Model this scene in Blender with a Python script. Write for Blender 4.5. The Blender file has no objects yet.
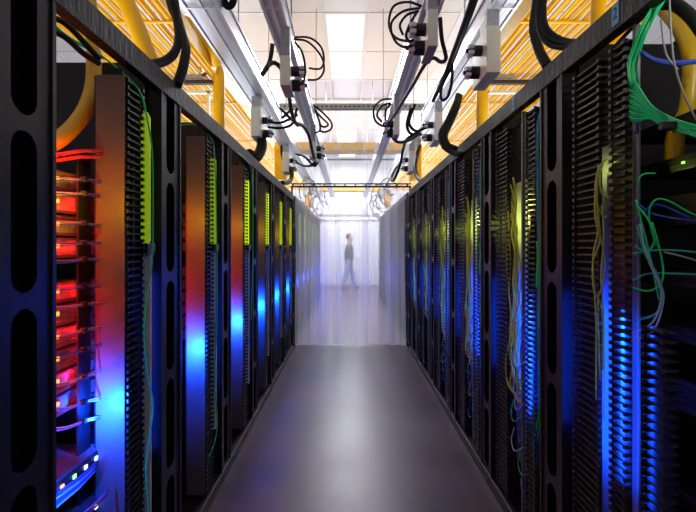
import bpy, bmesh, math, random
from mathutils import Vector
random.seed(7)
SC = bpy.context.scene
COL = SC.collection
# ------------------------------------------------------------------ camera, world, exposure, large lights
F, VX, VY, CH = 460.0, 348.0, 246.0, 1.38
cam = bpy.data.cameras.new('camera'); cam_o = bpy.data.objects.new('camera', cam); COL.objects.link(cam_o)
cam.sensor_width = 36; cam.lens = 36 * F / 696; cam.shift_y = -(256 - VY) / 696.0
cam.clip_start = 0.02
cam_o.location = (0, 0, CH); cam_o.rotation_euler = (math.pi / 2, 0, 0)
SC.camera = cam_o
SC.view_settings.view_transform = 'Standard'; SC.view_settings.look = 'None'
SC.view_settings.gamma = 1; SC.view_settings.use_curve_mapping = False
SC.view_settings.exposure = 0.0
w = bpy.data.worlds.new('world'); SC.world = w; w.use_nodes = True
w.node_tree.nodes['Background'].inputs[0].default_value = (0.6, 0.65, 0.8, 1)
w.node_tree.nodes['Background'].inputs[1].default_value = 0.005

def area(name, loc, sx, sy, power, color, rot=(0, 0, 0)):
    l = bpy.data.lights.new(name, 'AREA'); l.shape = 'RECTANGLE'; l.size = sx; l.size_y = sy
    l.energy = power; l.color = color
    o = bpy.data.objects.new(name, l); COL.objects.link(o); o.location = loc; o.rotation_euler = rot
    return o
def point(name, loc, power, color, r=0.006):
    l = bpy.data.lights.new(name, 'POINT'); l.energy = power; l.color = color; l.shadow_soft_size = r
    o = bpy.data.objects.new(name, l); COL.objects.link(o); o.location = loc
    return o
def spot(name, loc, aim, power, color, cone=150, r=0.006):
    l = bpy.data.lights.new(name, 'SPOT'); l.energy = power; l.color = color; l.shadow_soft_size = r
    l.spot_size = math.radians(cone); l.spot_blend = .8
    o = bpy.data.objects.new(name, l); COL.objects.link(o); o.location = loc
    o.rotation_euler = Vector(aim).to_track_quat('-Z', 'Y').to_euler()
    return o
def strip(name, loc, aim, length, power, color, w=.012):
    o = area(name, loc, w, length, power, color)
    o.rotation_euler = Vector(aim).to_track_quat('-Z', 'Y').to_euler()
    return o
# unseen uplights added to brighten the white ceiling and the tray undersides
for sx in (-1, 1):
    area('ceiling_fill_uplight', (sx * 2.25, 3.4, 3.15), 0.5, 8.5, 76, (0.87, 0.93, 1.0), (math.pi, 0, 0))
    area('ceiling_fill_uplight', (sx * 2.25, 12.0, 3.15), 0.5, 7, 95, (0.95, 0.97, 1.0), (math.pi, 0, 0))
    area('tray_fill_uplight', (sx * 1.4, 3.5, 2.16), 0.3, 6.0, 32, (0.93, 0.96, 1.0), (math.pi, 0, 0))
    area('tray_fill_uplight', (sx * 1.4, 9.5, 2.16), 0.3, 5.5, 40, (0.95, 0.97, 1.0), (math.pi, 0, 0))
for yy in (7.6, 10.0, 12.4, 14.6):
    area('aisle_downlight', (0, yy, 4.3), 1.2, 1.8, 135, (0.93, 0.96, 1.0))

# ------------------------------------------------------------------ materials
MAT = {}
def mat(name, col, rough=0.5, metal=0.0, noise=0.0, nscale=20, bump=0.0, emis=None, estr=0.0, spec=0.5, stretch=None):
    if name in MAT: return MAT[name]
    m = bpy.data.materials.new(name); m.use_nodes = True; MAT[name] = m
    nt = m.node_tree; b = nt.nodes['Principled BSDF']
    b.inputs['Base Color'].default_value = (*col, 1); b.inputs['Roughness'].default_value = rough
    b.inputs['Metallic'].default_value = metal; b.inputs['Specular IOR Level'].default_value = spec
    if emis: b.inputs['Emission Color'].default_value = (*emis, 1); b.inputs['Emission Strength'].default_value = estr
    if noise or bump:
        tc = nt.nodes.new('ShaderNodeTexCoord'); mp = nt.nodes.new('ShaderNodeMapping')
        nt.links.new(tc.outputs['Object'], mp.inputs[0])
        if stretch: mp.inputs['Scale'].default_value = stretch
        n = nt.nodes.new('ShaderNodeTexNoise'); n.inputs['Scale'].default_value = nscale; n.inputs['Detail'].default_value = 4
        nt.links.new(mp.outputs[0], n.inputs['Vector'])
        if noise:
            r = nt.nodes.new('ShaderNodeValToRGB')
            r.color_ramp.elements[0].position = 0.3; r.color_ramp.elements[1].position = 0.7
            r.color_ramp.elements[0].color = (*[c * (1 - noise) for c in col], 1)
            r.color_ramp.elements[1].color = (*[min(1, c * (1 + noise)) for c in col], 1)
            nt.links.new(n.outputs['Fac'], r.inputs[0]); nt.links.new(r.outputs[0], b.inputs['Base Color'])
        if bump:
            bp = nt.nodes.new('ShaderNodeBump'); bp.inputs['Strength'].default_value = bump; bp.inputs['Distance'].default_value = 0.01
            nt.links.new(n.outputs['Fac'], bp.inputs['Height']); nt.links.new(bp.outputs[0], b.inputs['Normal'])
    return m
BLACK = mat('black_powder_coat', (0.010, 0.009, 0.011), 0.38, 0.0, 0.2, 60, 0.05)
POST_L = mat('dark_grey_post', (0.013, 0.012, 0.016), 0.42, 0.0, 0.15, 40, 0.04, spec=.3)
POST_R = mat('plum_black_post', (0.020, 0.010, 0.017), 0.42, 0.0, 0.15, 40, 0.04, spec=.3)
RAIL = mat('textured_black_rail', (0.014, 0.013, 0.014), 0.5, 0.0, 0.5, 55, 0.5, spec=.35, stretch=(1, 1, 0.35))
PANEL = mat('satin_grey_panel', (0.10, 0.095, 0.09), 0.5, 0.0, 0.04, 5, 0.0)
COMB = mat('black_plastic_comb', (0.014, 0.014, 0.015), 0.4, 0.0, 0.1, 30, spec=.3)
COMB_R = mat('grey_plastic_comb', (0.024, 0.022, 0.024), 0.38, 0.0, 0.1, 30, spec=.35)
SPINE = mat('grey_metal_spine', (0.16, 0.16, 0.165), 0.4, 0.2, 0.1, 30)
GLOW_DIM = mat('dim_lime_painted_glow', (0.25, 0.35, 0.02), 0.4, emis=(0.36, 0.58, 0.0), estr=0.42)  # weaker copy of the painted lime glow, for the near bays
GLOW_LIME = mat('lime_painted_glow', (0.25, 0.35, 0.02), 0.4, emis=(0.50, 0.72, 0.0), estr=0.95)  # lit look of a reflective strip put into its colour as emission
WHITE_PL = mat('white_plastic_strip', (0.75, 0.75, 0.75), 0.3)
CHASSIS = mat('server_chassis', (0.10, 0.10, 0.11), 0.4, 0.4, 0.1, 30)
SFACE = mat('server_face_silver', (0.50, 0.48, 0.50), 0.42, 0.2, 0.3, 45, 0.15)
LED_O = mat('orange_led', (1, .4, .05), emis=(1.0, 0.42, 0.05), estr=1.6)
LED_W = mat('white_led', (1, 1, 1), emis=(0.8, 0.85, 1.0), estr=1.4)
LED_G = mat('green_led', (.1, 1, .1), emis=(0.5, 1.0, 0.15), estr=1.2)
LED_R = mat('red_led', (1, .1, .1), emis=(1.0, 0.06, 0.08), estr=1.0)
C_GREEN = mat('green_cable', (0.0, 0.72, 0.18), 0.35)
C_DGREEN = mat('dark_green_cable', (0.0, 0.40, 0.10), 0.35)
C_TEAL = mat('teal_cable', (0.02, 0.40, 0.28), 0.35)
C_BLUE = mat('blue_cable', (0.02, 0.08, 0.55), 0.35)
C_DBLUE = mat('dark_blue_cable', (0.01, 0.04, 0.28), 0.4)
C_PALE = mat('pale_blue_cable', (0.35, 0.45, 0.8), 0.35)
C_LIME = mat('lime_cable', (0.50, 0.55, 0.05), 0.4)
C_VIO = mat('violet_cable', (0.28, 0.08, 0.45), 0.35)
C_PINK = mat('pink_cable', (0.75, 0.25, 0.45), 0.35)
C_BLACK = mat('black_rubber_cable', (0.008, 0.008, 0.009), 0.42, 0, 0.2, 90, 0.2, spec=.22)
C_GREY = mat('grey_cable', (0.3, 0.3, 0.3), 0.4)
YEL = mat('yellow_duct', (0.95, 0.50, 0.0), 0.38, 0.0, 0.06, 12)
ORA = mat('orange_fibre', (0.70, 0.26, 0.01), 0.4, 0.0, 0.1, 12)
YEL2 = mat('yellow_fibre', (0.92, 0.52, 0.01), 0.4, 0.0, 0.1, 12)
YELT = mat('yellow_corrugated_tube', (0.80, 0.46, 0.01), 0.35, 0.0, 0.06, 12)
ALU = mat('brushed_aluminium', (0.62, 0.63, 0.70), 0.30, 0.75, 0.12, 5, 0.05, stretch=(6, .4, 6))
ALU2 = mat('aluminium_edge', (0.80, 0.81, 0.86), 0.28, 0.6)
BOXM = mat('cream_box', (0.84, 0.82, 0.68), 0.45, 0.1, 0.04, 10)
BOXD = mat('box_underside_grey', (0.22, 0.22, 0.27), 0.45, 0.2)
STEEL = mat('galvanised_steel', (0.42, 0.43, 0.43), 0.4, 0.6, 0.2, 40)
DSTEEL = mat('dark_steel', (0.06, 0.06, 0.065), 0.4, 0.5, 0.2, 40)
TILE = mat('ceiling_tile_white', (0.66, 0.675, 0.71), 0.85, 0, 0.03, 60, 0.1)
TILE2 = mat('ceiling_tile_cream', (0.66, 0.645, 0.64), 0.85, 0, 0.03, 60, 0.1)
GRID = mat('ceiling_grid_white', (0.64, 0.65, 0.68), 0.5)
WALL = mat('painted_wall', (0.80, 0.80, 0.82), 0.7, 0, 0.03, 4)
LAMP = mat('troffer_diffuser', (0.9, 0.9, 0.9), 0.5, emis=(0.84, 0.87, 1.0), estr=0.45)
LAMP2 = mat('bright_diffuser', (0.9, 0.9, 0.9), 0.5, emis=(0.92, 0.95, 1.0), estr=3.0)
DIM = mat('unlit_diffuser', (0.55, 0.56, 0.68), 0.6)
SKIN = mat('skin', (0.55, 0.32, 0.22), 0.5)
JKT = mat('dark_grey_shirt', (0.06, 0.07, 0.075), 0.8, 0, 0.2, 30)
JEAN = mat('light_blue_jeans', (0.20, 0.28, 0.50), 0.8, 0, 0.35, 18)
SHOE = mat('dark_shoes', (0.03, 0.03, 0.04), 0.5)
HAIR = mat('brown_hair', (0.05, 0.03, 0.02), 0.6)
STK = mat('light_blue_sticker', (0.10, 0.42, 0.80), 0.5)
INK = mat('black_ink', (0.01, 0.01, 0.01), 0.5)

def milky():
    m = bpy.data.materials.new('milky_cover'); m.use_nodes = True
    nt = m.node_tree; nt.nodes.clear(); N = nt.nodes.new; L = nt.links.new
    o = N('ShaderNodeOutputMaterial'); a = N('ShaderNodeBsdfTranslucent'); a.inputs[0].default_value = (.8, .8, .85, 1)
    d = N('ShaderNodeBsdfDiffuse'); d.inputs[0].default_value = (.12, .12, .13, 1); x = N('ShaderNodeMixShader'); x.inputs[0].default_value = .2
    L(a.outputs[0], x.inputs[1]); L(d.outputs[0], x.inputs[2]); L(x.outputs[0], o.inputs[0])
    return m
MILKY = milky()
def concrete():
    m = bpy.data.materials.new('polished_concrete'); m.use_nodes = True
    nt = m.node_tree; b = nt.nodes['Principled BSDF']; L = nt.links.new
    tc = nt.nodes.new('ShaderNodeTexCoord')
    n1 = nt.nodes.new('ShaderNodeTexNoise'); n1.inputs['Scale'].default_value = 1.6; n1.inputs['Detail'].default_value = 4; n1.inputs['Roughness'].default_value = .55
    n2 = nt.nodes.new('ShaderNodeTexNoise'); n2.inputs['Scale'].default_value = 22; n2.inputs['Detail'].default_value = 5
    L(tc.outputs['Object'], n1.inputs['Vector']); L(tc.outputs['Object'], n2.inputs['Vector'])
    mx = nt.nodes.new('ShaderNodeMath'); mx.operation = 'MULTIPLY_ADD'; mx.inputs[1].default_value = .3
    L(n2.outputs['Fac'], mx.inputs[0]); L(n1.outputs['Fac'], mx.inputs[2])
    r = nt.nodes.new('ShaderNodeValToRGB'); r.color_ramp.elements[0].position = .3; r.color_ramp.elements[1].position = 1.0
    r.color_ramp.elements[0].color = (.030, .018, .032, 1); r.color_ramp.elements[1].color = (.125, .080, .112, 1)
    L(mx.outputs[0], r.inputs[0]); L(r.outputs[0], b.inputs['Base Color'])
    rr = nt.nodes.new('ShaderNodeMapRange'); rr.inputs[1].default_value = .1; rr.inputs[2].default_value = .9
    rr.inputs[3].default_value = .29; rr.inputs[4].default_value = .40
    L(n1.outputs['Fac'], rr.inputs[0]); L(rr.outputs[0], b.inputs['Roughness'])
    b.inputs['Specular IOR Level'].default_value = .4
    bp = nt.nodes.new('ShaderNodeBump'); bp.inputs['Strength'].default_value = .03; L(n2.outputs['Fac'], bp.inputs['Height']); L(bp.outputs[0], b.inputs['Normal'])
    return m
CONC = concrete()

def film(name, fac, tint=(0.90, 0.90, 0.97)):
    m = bpy.data.materials.new(name); m.use_nodes = True
    nt = m.node_tree; nt.nodes.clear(); L = nt.links.new; N = nt.nodes.new
    out = N('ShaderNodeOutputMaterial'); tr = N('ShaderNodeBsdfTransparent'); tr.inputs[0].default_value = (.97, .97, 1, 1)
    tl = N('ShaderNodeBsdfTranslucent'); tl.inputs[0].default_value = (*tint, 1)
    df = N('ShaderNodeBsdfDiffuse'); df.inputs[0].default_value = (*tint, 1)
    gl = N('ShaderNodeBsdfGlossy'); gl.inputs['Roughness'].default_value = .22
    a = N('ShaderNodeMixShader'); a.inputs[0].default_value = .35; L(tl.outputs[0], a.inputs[1]); L(df.outputs[0], a.inputs[2])
    tc = N('ShaderNodeTexCoord'); mp = N('ShaderNodeMapping'); mp.inputs['Scale'].default_value = (5, 2, .2)
    n = N('ShaderNodeTexNoise'); n.inputs['Scale'].default_value = 1.0; n.inputs['Detail'].default_value = 5
    L(tc.outputs['Object'], mp.inputs[0]); L(mp.outputs[0], n.inputs['Vector'])
    mr = N('ShaderNodeMapRange'); mr.inputs[1].default_value = .3; mr.inputs[2].default_value = .75
    mr.inputs[3].default_value = fac * .7; mr.inputs[4].default_value = min(1, fac * 1.3); L(n.outputs['Fac'], mr.inputs[0])
    sx_ = N('ShaderNodeSeparateXYZ'); L(tc.outputs['Object'], sx_.inputs[0])
    hz = N('ShaderNodeMapRange'); hz.inputs[1].default_value = 1.9; hz.inputs[2].default_value = 2.7; hz.inputs[3].default_value = 1; hz.inputs[4].default_value = .3; L(sx_.outputs[2], hz.inputs[0])
    mu = N('ShaderNodeMath'); mu.operation = 'MULTIPLY'; L(mr.outputs[0], mu.inputs[0]); L(hz.outputs[0], mu.inputs[1])
    b = N('ShaderNodeMixShader'); L(mu.outputs[0], b.inputs[0]); L(tr.outputs[0], b.inputs[1]); L(a.outputs[0], b.inputs[2])
    fr = N('ShaderNodeFresnel'); fr.inputs[0].default_value = 1.12
    bp = N('ShaderNodeBump'); bp.inputs['Strength'].default_value = .3; L(n.outputs['Fac'], bp.inputs['Height']); L(bp.outputs[0], gl.inputs['Normal'])
    c = N('ShaderNodeMixShader'); L(fr.outputs[0], c.inputs[0]); L(b.outputs[0], c.inputs[1]); L(gl.outputs[0], c.inputs[2])
    L(c.outputs[0], out.inputs[0])
    return m
FILM = film('clear_vinyl_film', .33)
FILM2 = film('milky_vinyl_film', .8)

# ------------------------------------------------------------------ mesh helpers
class MB:
    def __init__(s): s.v = []; s.f = []
    def box(s, x0, x1, y0, y1, z0, z1):
        if x0 > x1: x0, x1 = x1, x0
        if y0 > y1: y0, y1 = y1, y0
        if z0 > z1: z0, z1 = z1, z0
        n = len(s.v)
        s.v += [(x0, y0, z0), (x1, y0, z0), (x1, y1, z0), (x0, y1, z0), (x0, y0, z1), (x1, y0, z1), (x1, y1, z1), (x0, y1, z1)]
        s.f += [tuple(n + i for i in q) for q in ((0, 3, 2, 1), (4, 5, 6, 7), (0, 1, 5, 4), (1, 2, 6, 5), (2, 3, 7, 6), (3, 0, 4, 7))]
        return s
    def tube(s, pts, r, n=8, closed=False, rfun=None):
        P = [Vector(p) for p in pts]; base = len(s.v); up = None
        for i, p in enumerate(P):
            t = (P[min(i + 1, len(P) - 1)] - P[max(i - 1, 0)]).normalized()
            if up is None:
                up = Vector((0, 0, 1)) if abs(t.z) < .9 else Vector((1, 0, 0))
            a = t.cross(up)
            if a.length < 1e-4: a = t.cross(Vector((0.3, 1, 0.2)))
            a.normalize(); b = a.cross(t).normalized(); up = b
            rr = rfun(i, len(P)) if rfun else r
            for k in range(n):
                an = 2 * math.pi * k / n
                s.v.append(tuple(p + a * math.cos(an) * rr + b * math.sin(an) * rr))
        for i in range(len(P) - 1):
            for k in range(n):
                s.f.append((base + i * n + k, base + i * n + (k + 1) % n, base + (i + 1) * n + (k + 1) % n, base + (i + 1) * n + k))
        s.f.append(tuple(base + k for k in range(n))[::-1]); s.f.append(tuple(base + (len(P) - 1) * n + k for k in range(n)))
        return s
    def mesh(s, name, m, smooth=False, bevel=0):
        me = bpy.data.meshes.new(name); me.from_pydata(s.v, [], s.f)
        bm = bmesh.new(); bm.from_mesh(me); bmesh.ops.recalc_face_normals(bm, faces=bm.faces)
        if bevel: bmesh.ops.bevel(bm, geom=bm.edges[:], offset=bevel, segments=2, affect='EDGES', profile=.5)
        if smooth:
            for f in bm.faces: f.smooth = True
        bm.to_mesh(me); bm.free()
        for mm in (m if isinstance(m, (list, tuple)) else [m]): me.materials.append(mm)
        return me
def link(name, me, parent=None, loc=(0, 0, 0), rot=(0, 0, 0), **kw):
    o = bpy.data.objects.new(name, me); COL.objects.link(o); o.location = loc; o.rotation_euler = rot
    if parent is not None: o.parent = parent
    for k, v in kw.items(): o[k] = v
    return o
def thing(name, label, cat, loc=(0, 0, 0), group=None, me=None, rot=(0, 0, 0)):
    o = link(name, me, None, loc, rot, label=label, category=cat)
    if group: o['group'] = group
    return o
def catmull(pts, sub=6):
    P = [Vector(p) for p in pts]
    if len(P) < 3: return P
    P = [P[0] * 2 - P[1]] + P + [P[-1] * 2 - P[-2]]; out = []
    for i in range(1, len(P) - 2):
        for k in range(sub):
            t = k / sub; a, b, c, d = P[i - 1:i + 3]
            out.append(.5 * ((2 * b) + (c - a) * t + (2 * a - 5 * b + 4 * c - d) * t * t + (3 * b - a - 3 * c + d) * t ** 3))
    out.append(P[-2]); return out
def at(px, py, Z):                       # a point at true depth Z seen at pixel px, py
    return Vector(((px - VX) * Z / F, Z, CH - (py - VY) * Z / F))
def cable_mb(pix, r, n=7, sub=6):
    return MB().tube(catmull([at(*p) for p in pix], sub), r, n)
def rebase(me, loc):
    for v in me.vertices: v.co -= Vector(loc)
def cable_thing(name, label, pix, r, m, cat='cable', group=None, extra=None, n=8):
    me = cable_mb(pix, r, n).mesh(name, m, True)
    loc = at(*pix[0]); rebase(me, loc)
    return thing(name, label, cat, loc, group, me)

# ------------------------------------------------------------------ room shell
CEIL = 4.45
link('floor', MB().box(-5, 5, -3, 16.6, -.1, 0).mesh('floor', CONC), kind='structure')
for nm, b in (('wall_left', (-5.1, -5, -3, 16.6, 0, CEIL)), ('wall_right', (5, 5.1, -3, 16.6, 0, CEIL)),
              ('wall_back', (-5, 5, 16.5, 16.6, 0, CEIL)), ('wall_front', (-5, 5, -3.1, -3, 0, CEIL))):
    link(nm, MB().box(*b).mesh(nm, WALL), kind='structure')
ceiling = link('ceiling', MB().box(-5, 5, -3, 16.6, CEIL + .06, CEIL + .16).mesh('ceiling', WALL), kind='structure')
xs = [-.34 - .61 * i for i in range(7, -1, -1)] + [.27 + .61 * i for i in range(8)]
ys = [6.05 + 1.22 * i for i in range(-7, 9)]
tile = MB().box(-.300, .300, .006, 1.214, 0, .02).mesh('ceiling_tile', TILE, bevel=.004)
tile2 = tile.copy(); tile2.materials[0] = TILE2
skip = {}
for j in range(len(ys) - 1):
    for i in range(len(xs) - 1):
        cx = (xs[i] + xs[i + 1]) / 2
        if i == 7 and j in (7, 8): continue
        if (i == 7 and j in (12, 13, 14)) or (i in (6, 7, 8) and j == 9): continue
        o = link('ceiling_tile', tile2 if (i in (5, 6, 9) and j < 9) or random.random() < .12 else tile, ceiling, (cx, ys[j], CEIL))
g = MB()
for x in xs: g.box(x - .012, x + .012, ys[0], ys[-1], CEIL - .012, CEIL + .012)
for y in ys: g.box(xs[0], xs[-1], y - .012, y + .012, CEIL - .0115, CEIL + .0115)
link('ceiling_grid', g.mesh('ceiling_grid', GRID), ceiling)
def troffer(y0, y1, m, z, label, hw=.29):
    t = thing('ceiling_light', label, 'light', (-.035, y0, CEIL - .01))
    L = y1 - y0
    fr = MB().box(-hw, -hw + .03, .01, L - .01, 0, z + .03).box(hw - .03, hw, .01, L - .01, 0, z + .03).box(-hw + .03, hw - .03, .01, .04, 0, z + .03).box(-hw + .03, hw - .03, L - .04, L - .01, 0, z + .03)
    link('frame', fr.mesh('troffer_frame', GRID), t)
    link('diffuser', MB().box(-hw + .031, hw - .031, .041, L - .041, z, z + .02).mesh('diffuser', m), t)
troffer(6.05, 8.49, LAMP, .015, 'long lit ceiling panel glowing pale white above the aisle')
troffer(8.49, 9.70, DIM, .045, 'recessed ceiling panel, unlit and bluish, just beyond the long lit one', .90)
troffer(6.05 + 1.22 * 5, 6.05 + 1.22 * 8, LAMP2, .015, 'bright ceiling panel at the far end behind the clear curtain')

# ------------------------------------------------------------------ racks
XL, XR, HL, HR, SILL = .735, .815, 2.07, 2.115, .065
cache = {}
def post_mesh(s, H, w, m):
    key = ('post', s)
    if key in cache: return cache[key]
    brk = [.045, .445, .85, 1.255, 1.66, H - .085 + .04]
    zs = [SILL] + brk[1:5] + [H - .02]
    b = MB(); yc = -w / 2; hw = .043; N = 12; t = .004 * s
    segs = list(zip(zs[:-1], zs[1:]))
    for (z0, z1) in segs:
        a0, a1 = z0 + .018 + hw, z1 - .018 - hw
        st = []; ou = []
        for k in range(N + 1):
            an = math.pi * k / N; st.append((yc + math.cos(an) * hw, a1 + math.sin(an) * hw))
        for k in range(N + 1):
            an = math.pi + math.pi * k / N; st.append((yc + math.cos(an) * hw, a0 + math.sin(an) * hw))
        y0, y1 = -w, 0
        for k in range(N + 1):
            an = math.pi * k / N; c, sn = math.cos(an), math.sin(an); q = max(abs(c), abs(sn))
            ou.append((yc + c / q * w / 2, z1 if k not in (0, N) and sn / q > .999 else a1 + sn / q * (z1 - a1)))
        for k in range(N + 1):
            an = math.pi + math.pi * k / N; c, sn = math.cos(an), math.sin(an); q = max(abs(c), abs(sn))
            ou.append((yc + c / q * w / 2, a0 + sn / q * (a0 - z0)))
        n = len(b.v); M = len(st)
        for xx in (0, t):
            b.v += [(xx, p[0], p[1]) for p in st] + [(xx, p[0], p[1]) for p in ou]
        for k in range(M):
            k2 = (k + 1) % M
            b.f.append((n + k, n + k2, n + M + k2, n + M + k))
            b.f.append((n + 2 * M + k2, n + 2 * M + k, n + 3 * M + k, n + 3 * M + k2))
            b.f.append((n + k2, n + k, n + 2 * M + k, n + 2 * M + k2))
    # folded flanges and the dark inner channel
    b.box(0, .07 * s, -w, -w + .012, SILL, H - .02).box(0, .07 * s, -.012, 0, SILL, H - .02)
    b.box(.066 * s, .07 * s, -w, 0, SILL, H - .02)
    b.box(-.006 * s, 0, -w, -w + .014, SILL, H - .02).box(-.006 * s, 0, -.014, 0, SILL, H - .02)
    cache[key] = b.mesh('post', m); return cache[key]
def M_(key, fn):
    if key not in cache: cache[key] = fn()
    return cache[key]
FP = .0245
def finger_me(s, L, m):
    # slat running along the aisle with a raised T tip at both ends
    return MB().box(0, .035 * s, 0, L, -.003, .003).box(-.006 * s, .004 * s, 0, .012, -.006, .006).box(-.006 * s, .004 * s, L - .012, L, -.006, .006).mesh('comb_finger', m)
def comb_joined(s, L, m, H, y0):
    b = MB(); z = .1
    while z < H - .12:
        b.box(0, .035 * s, y0, y0 + L, z - .003, z + .003).box(-.006 * s, .004 * s, y0, y0 + .012, z - .006, z + .006).box(-.006 * s, .004 * s, y0 + L - .012, y0 + L, z - .006, z + .006)
        z += FP
    return b.mesh('finger_comb', m)
ordinal = ['nearest', 'second', 'third', 'fourth', 'fifth', 'sixth', 'seventh', 'eighth', 'ninth', 'tenth', 'eleventh', 'twelfth', 'thirteenth', 'fourteenth']
def rack(side, k, E, pitch, far):
    s = side; X = -XL if s < 0 else XR; H = HL if s < 0 else HR; wP = .21 if s < 0 else .20
    S = 'left' if s < 0 else 'right'; pm = POST_L if s < 0 else POST_R
    y0 = max(0, 0)
    if far: lab = 'open black network rack, %s in the %s row, seen hazily through the clear curtain' % (ordinal[k], S)
    else: lab = 'open black network rack with slotted post, %s from the camera in the %s row' % (ordinal[k], S)
    r = thing('server_rack', lab, 'rack', (X, E, 0), 'racks of the %s row %s' % (S, 'behind the curtain' if far else 'before the curtain'))
    if not (s > 0 and k == 0): link('post', post_mesh(s, H, wP, pm), r)
    bay = pitch - wP
    link('top_rail', M_(('top', s), lambda: MB().box(-.008 * s, .03 * s, -wP, bay, H - .082, H).mesh('top_rail', RAIL, bevel=.003)), r)
    link('sill', M_(('sill', s), lambda: MB().box(-.008 * s, .03 * s, -wP, bay, 0, SILL).mesh('sill', POST_R, bevel=.003)), r)
    link('side_panel', M_(('side', s), lambda: MB().box(.05 * s, .85 * s, bay - .02, bay - .005, SILL, H + .02).mesh('side_panel', BLACK)), r)
    link('rear_panel', M_(('rear', s), lambda: MB().box(.85 * s, .865 * s, -wP, bay, 0, H - .2).mesh('rear_panel', BLACK)), r)
    link('base_tray', M_(('base', s), lambda: MB().box(.03 * s, .85 * s, -wP, bay, .02, .05).mesh('base_tray', BLACK)), r)
    link('mounting_rail', M_(('mr', s), lambda: MB().box(.13 * s, .136 * s, .325 if s < 0 else .02, .395 if s < 0 else .03, SILL, 1.68 if s < 0 else 1.5).mesh('mounting_rail', BLACK)), r)
    if s < 0:
        link('divider_panel', M_(('pan', s), lambda: MB().box(.008 * s, .105 * s, .38, .386, SILL + .02, H - .12).mesh('divider_panel', PANEL, bevel=.002)), r, label='satin grey divider sheet glowing blue at mid height')
        if k == 0:
            fm = finger_me(s, .125, COMB); z = .1
            while z < H - .12: link('comb_finger', fm, r, (.006 * s, .388, z)); z += FP
        else:
            o = link('finger_comb', M_(('cj', s), lambda: comb_joined(s, .125, COMB, H, .388)), r, (.006 * s, 0, 0), kind='stuff')
        link('light_baffle', M_(('mw', s), lambda: MB().box(.108 * s, .112 * s, .386, .63, SILL, H - .12).mesh('light_baffle', BLACK)), r)  # unseen wall added to keep red lamp light off the comb
        link('comb_spine', M_(('sp', s), lambda: MB().box(.035 * s, .05 * s, .40, .415, SILL, H - .09).box(.035 * s, .05 * s, .495, .51, SILL, H - .09).mesh('comb_spine', COMB)), r)
        link('painted_glow_tube', M_(('lt', s, k < 2), lambda: MB().tube([(.022 * s, .572, 1.385), (.022 * s, .572, 1.40), (.022 * s, .572, 1.86), (.022 * s, .572, 1.88)], .017, 10, rfun=lambda i, n: .008 if i in (0, n - 1) else .017).mesh('painted_glow_tube', GLOW_DIM if k < 2 else GLOW_LIME, True)), r, label='lime green tube, its lit look put in as emission')
        link('white_strip', M_(('ws', s), lambda: MB().box(.004 * s, .036 * s, .572, .582, .35, 1.36).mesh('white_strip', WHITE_PL, bevel=.002)), r)
        link('tube_clip', M_(('cl', s), lambda: MB().box(-.004 * s, .03 * s, .53, .60, 1.355, 1.39).box(-.004 * s, .02 * s, .535, .595, 1.345, 1.350).mesh('tube_clip', BLACK, bevel=.003)), r)
    else:
        combs = ((.422, .173), (.280, .085), (.115, .09)) if k == 0 else ((.422, .173), (.07, .11))
        for (yy, L) in combs:
            if k == 0:
                fm = M_(('fm', L, yy), lambda: finger_me(s, L, COMB_R)); z = .1
                while z < (H - .12 if yy > .2 else 1.16): link('comb_finger', fm, r, (.006 * s, yy, z)); z += FP
            else:
                link('finger_comb', M_(('cj', s, yy), lambda: comb_joined(s, L, COMB_R, H, yy)), r, (.006 * s, 0, 0), kind='stuff')
        link('comb_spine', M_(('sp', s), lambda: MB().box(.02 * s, .035 * s, .262, .276, SILL, H - .09).mesh('comb_spine', SPINE)), r)
        for (ya, yb, xa) in ((.370, .422, .012), (.238, .262, .012)) if k == 0 else ((.27, .41, .045), (.022, .065, .022)):
            link('milky_cover', M_(('mc', ya), lambda: MB().box(xa * s, (xa + .0015) * s, ya, yb, .30, 1.70).mesh('milky_cover', MILKY)), r, label='milky plastic channel cover glowing blue at mid height')
        link('cable_channel', M_(('cc', s), lambda: MB().box(.09 * s, .096 * s, .36, .60, SILL, H - .09).mesh('cable_channel', COMB_R)), r)
    return r
PL_, PR_ = .86, .865
left_E = [1.15 + PL_ * i for i in range(13)]
right_E = [1.075 + PR_ * i for i in range(13)]
LR, RR = [], []
for i, E in enumerate(left_E):
    far = i >= 6
    LR.append(rack(-1, i, E + (.25 if far else 0), PL_, far))
for i, E in enumerate(right_E):
    far = i >= 6
    RR.append(rack(1, i, E + (.25 if far else 0), PR_, far))
# end posts closing the near rows
for s, rr, E in ((-1, LR[5], PL_), (1, RR[5], PR_)):
    link('post', post_mesh(s, HL, .2, POST_L), rr, (0, E, 0))

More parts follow.
